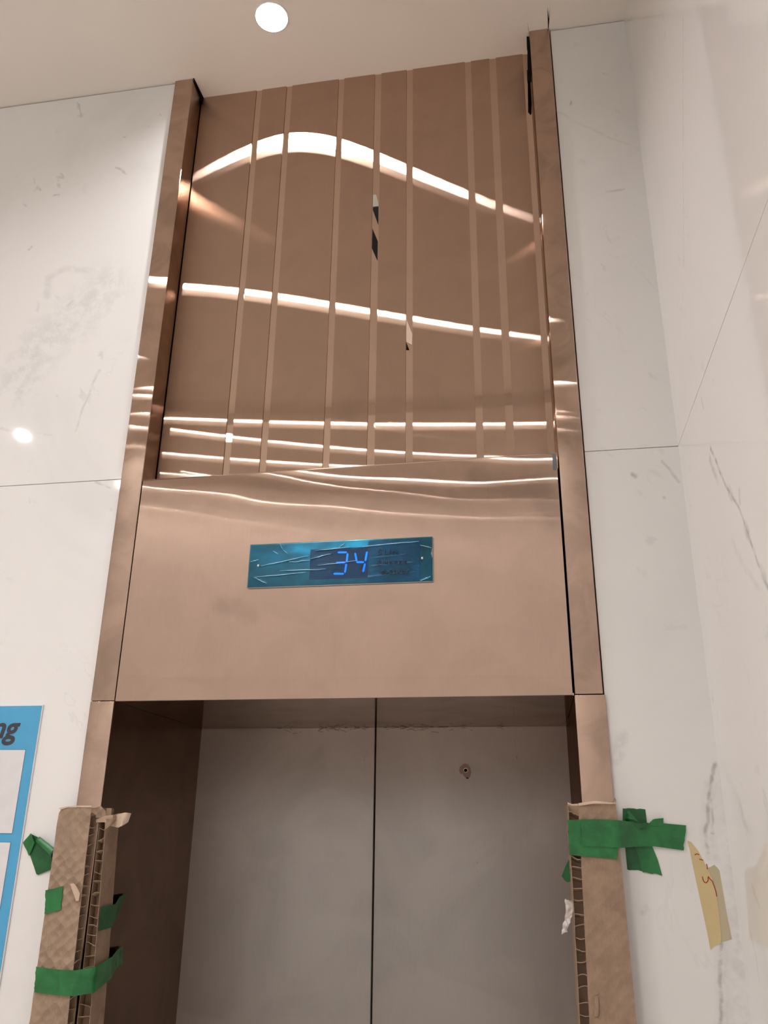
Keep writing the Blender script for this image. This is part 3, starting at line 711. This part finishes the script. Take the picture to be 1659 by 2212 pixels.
strip('torn_flap', [at(1283, 2152, 1, -T - .0015), at(1284, 2170, 1, -T - .003), at(1283, 2195, 1, -T - .0015)], [at(1292, 2151, 1, -T - .0015), at(1293, 2170, 1, -T - .003), at(1293, 2195, 1, -T - .0015)], M['card_plain'], gr, 10, 4, .0006, .0008)

# ------------------------------------------------------------------ green tapes, left guard
YF = -T - .0022
def A(u, v, y=YF): return at(u, v, 1, y)
tp = empty('tape_piece', tuple(A(85, 1850, YM))); tag(tp, 'curled green tape scrap on marble beside the blue board', 'tape', 'green tape pieces')
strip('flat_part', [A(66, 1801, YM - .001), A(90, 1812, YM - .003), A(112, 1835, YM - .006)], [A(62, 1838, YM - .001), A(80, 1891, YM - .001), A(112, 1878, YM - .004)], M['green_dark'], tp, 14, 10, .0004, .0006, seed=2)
strip('folded_end', [A(50, 1820, YM - .002), A(67, 1800, YM - .004)], [A(64, 1849, YM - .002), A(75, 1820, YM - .009)], M['green'], tp, 8, 8, .0004, .0015, seed=3)
def tube(name, a, b, r, mat, parent, n=16, k=10, arc=1.5 * math.pi, ph=0.0):
    a = Vector(a); b = Vector(b); d = (b - a).normalized(); s = d.orthogonal().normalized(); q = d.cross(s); vs, fs = [], []
    for i in range(k + 1):
        c = a.lerp(b, i / k); rr = r * (.8 + .35 * i / k)
        for j in range(n + 1):
            th = ph + arc * j / n; e = (s * math.cos(th) + q * math.sin(th)); vs.append(c + e * rr)
    for i in range(k):
        for j in range(n): fs.append((i * (n + 1) + j, (i + 1) * (n + 1) + j, (i + 1) * (n + 1) + j + 1, i * (n + 1) + j + 1))
    o = mesh(name, vs, fs, mat, smooth=True); md = o.modifiers.new('thickness', 'SOLIDIFY'); md.thickness = .0005
    return par(o, parent)
tube('rolled_edge', A(82, 1813, YM - .010), A(117, 1844, YM - .012), .0075, M['green'], tp, arc=1.7 * math.pi)
tp = strip('tape_piece', [A(98, 1923), A(115, 1920), A(136, 1914)], [A(97, 1974), A(115, 1970), A(132, 1965)], M['green'], None, 10, 10, .0004, .0007, .002, 4)
tag(tp, 'small square of green tape on the left cardboard guard', 'tape', 'green tape pieces')
XB = -.4735
def Bx(u, v, x=XB): return at(u, v, 0, x)
tp = strip('tape_piece', [A(219, 1959, .001), A(248, 1953, .062), A(258, 1937, .10), A(273, 1929, .160)], [A(212, 2011, .001), A(242, 2003, .062), A(252, 1985, .10), A(268, 1942, .160)], M['green_dark'], None, 16, 8, .0004, .0012, .003, 5)  # shade of the side-facing surface is put into the darker green
tag(tp, 'ragged green tape with painted shade on the inner side of the left guard', 'tape', 'green tape pieces')
top = [A(79, 2088, YF - .001), A(120, 2094, YF - .001), A(164, 2096, -.0335), A(207, 2088, -.0085), A(242, 2066, .060), A(252, 2052, .115), A(266, 2043, .172)]
bot = [A(74, 2143, YF - .001), A(116, 2149, YF - .001), A(158, 2152, -.0335), A(201, 2145, -.0085), A(237, 2116, .060), A(250, 2092, .115), A(264, 2080, .172)]
tp = strip('tape_piece', top, bot, M['green'], None, 48, 12, .0004, .0016, .002, 6, wscale=34)
tag(tp, 'long glossy green tape wrapped around the left guard onto the doorway lining', 'tape', 'green tape pieces')

# ------------------------------------------------------------------ green tapes, right guard
tp = strip('tape_piece', [A(1226, 1771), A(1280, 1772), A(1337, 1776)], [A(1230, 1847), A(1280, 1851), A(1334, 1856)], M['green'], None, 20, 12, .0004, .0005, .0015, 8)
tag(tp, 'wide green tape wrapped over the honeycomb edge of the right guard', 'tape', 'green tape pieces')
Y2 = YF - .0018; YW = YM - .0016
tp = strip('tape_piece', [A(1255, 1770, Y2), A(1300, 1770, Y2), A(1337, 1772, Y2), A(1372, 1776, YW - .012), A(1401, 1778, YW - .003), A(1440, 1779, YW - .002), A(1483, 1783, YW - .002)],
           [A(1258, 1828, Y2), A(1300, 1829, Y2), A(1337, 1832, Y2), A(1372, 1829, YW - .012), A(1410, 1828, YW - .003), A(1440, 1832, YW - .002), A(1476, 1837, YW - .002)], M['green'], None, 40, 10, .0004, .0006, .0025, 9)
tag(tp, 'long green tape running from the right guard onto the marble', 'tape', 'green tape pieces')
tp = strip('tape_piece', [A(1345, 1746, YM - .0006), A(1345, 1775, YM - .0006), A(1351, 1832, YM - .0006), A(1355, 1878, YM - .0006)], [A(1394, 1748, YM - .0006), A(1397, 1775, YM - .0006), A(1395, 1832, YM - .0006), A(1388, 1881, YM - .0006)], M['green_dark'], None, 24, 8, .0003, .0003, .002, 10)
tag(tp, 'dark upright green tape crossing beneath the long tape on the marble', 'tape', 'green tape pieces')
tp = strip('tape_piece', [A(1370, 1826, YM - .0016), A(1380, 1855, YM - .0016), A(1388, 1884, YM - .0016)], [A(1408, 1826, YM - .0016), A(1420, 1855, YM - .0016), A(1430, 1890, YM - .0016)], M['green'], None, 16, 8, .0003, .0005, .002, 11)
tag(tp, 'slanted green tape tail hanging below the long tape on the marble', 'tape', 'green tape pieces')
tp = empty('tape_piece', tuple(A(1375, 1778, YM))); tag(tp, 'crumpled green tape tuft standing up on the crossed tapes', 'tape', 'green tape pieces')
strip('curl', [A(1350, 1773, YM - .008), A(1355, 1753, YM - .022), A(1359, 1752, YM - .022)], [A(1357, 1774, YM - .010), A(1364, 1770, YM - .020), A(1381, 1777, YM - .014)], M['green'], tp, 10, 8, .0004, .001, seed=12)
strip('curl', [A(1358, 1774, YM - .014), A(1381, 1778, YM - .018), A(1400, 1777, YM - .012)], [A(1375, 1788, YM - .012), A(1386, 1788, YM - .014), A(1396, 1788, YM - .010)], M['green_dark'], tp, 10, 6, .0004, .001, seed=13)
strip('curl', [A(1400, 1780, YM - .005), A(1412, 1769, YM - .010), A(1433, 1767, YM - .006)], [A(1402, 1784, YM - .005), A(1415, 1784, YM - .006), A(1433, 1784, YM - .005)], M['green'], tp, 10, 6, .0004, .001, seed=14)
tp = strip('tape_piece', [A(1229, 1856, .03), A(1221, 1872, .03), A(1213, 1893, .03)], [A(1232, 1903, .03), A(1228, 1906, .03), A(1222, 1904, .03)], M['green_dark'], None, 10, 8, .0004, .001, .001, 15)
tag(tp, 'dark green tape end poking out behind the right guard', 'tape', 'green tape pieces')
fsx = strip('plastic_scrap', [A(1221, 1943, -.004), A(1222, 1965, -.010), A(1222, 1985, -.004), A(1212, 2018, -.012)], [A(1238, 1946, -.012), A(1238, 1968, -.010), A(1236, 1988, -.014), A(1222, 2010, -.008)], M['clear'], None, 20, 10, .0004, .004, .006, 21, 90)
tag(fsx, 'crumpled clear plastic film scrap hanging beside the right guard', 'plastic scrap')

# ------------------------------------------------------------------ masking tape with red marks
mk = empty('masking_tape', tuple(A(1535, 1950, YM))); tag(mk, 'torn beige masking tape with red pen marks on the marble', 'tape')
k1 = [(1485, 1816), (1493, 1819), (1508, 1838), (1520, 1861), (1527, 1875), (1539, 1898), (1548, 1937), (1555, 1985), (1558, 2020), (1557, 2038), (1546, 2042), (1541, 2044), (1535, 2052), (1527, 2010), (1515, 1955), (1500, 1885), (1492, 1845)]
k2 = [(1527, 1875), (1534, 1873), (1543, 1868), (1549, 1874), (1554, 1880), (1560, 1915), (1570, 1975), (1581, 2029), (1570, 2032), (1557, 2036), (1553, 1985), (1545, 1937), (1537, 1898)]
prism('under_layer', [A(u, v, YM - .0004) for u, v in k2], (0, .0003, 0), M['mask2'], mk)
prism('top_layer', [A(u, v, YM - .0009) for u, v in k1], (0, .0004, 0), M['mask'], mk)
cr = lambda u, v: A(1440 + u * .1356, 1780 + v * .1356, YM - .0010)
ribbon('red_marks', [[cr(*q) for q in ln] for ln in [[(450, 490), (480, 475), (515, 487)], [(525, 560), (580, 577)], [(638, 640), (650, 715)],
    [(570, 840), (580, 890), (600, 925), (632, 938), (658, 905), (664, 838), (690, 875), (728, 910), (755, 985), (780, 1060), (800, 1150)]]], .0016, (0, -1, 0), M['red'], mk, .0002)
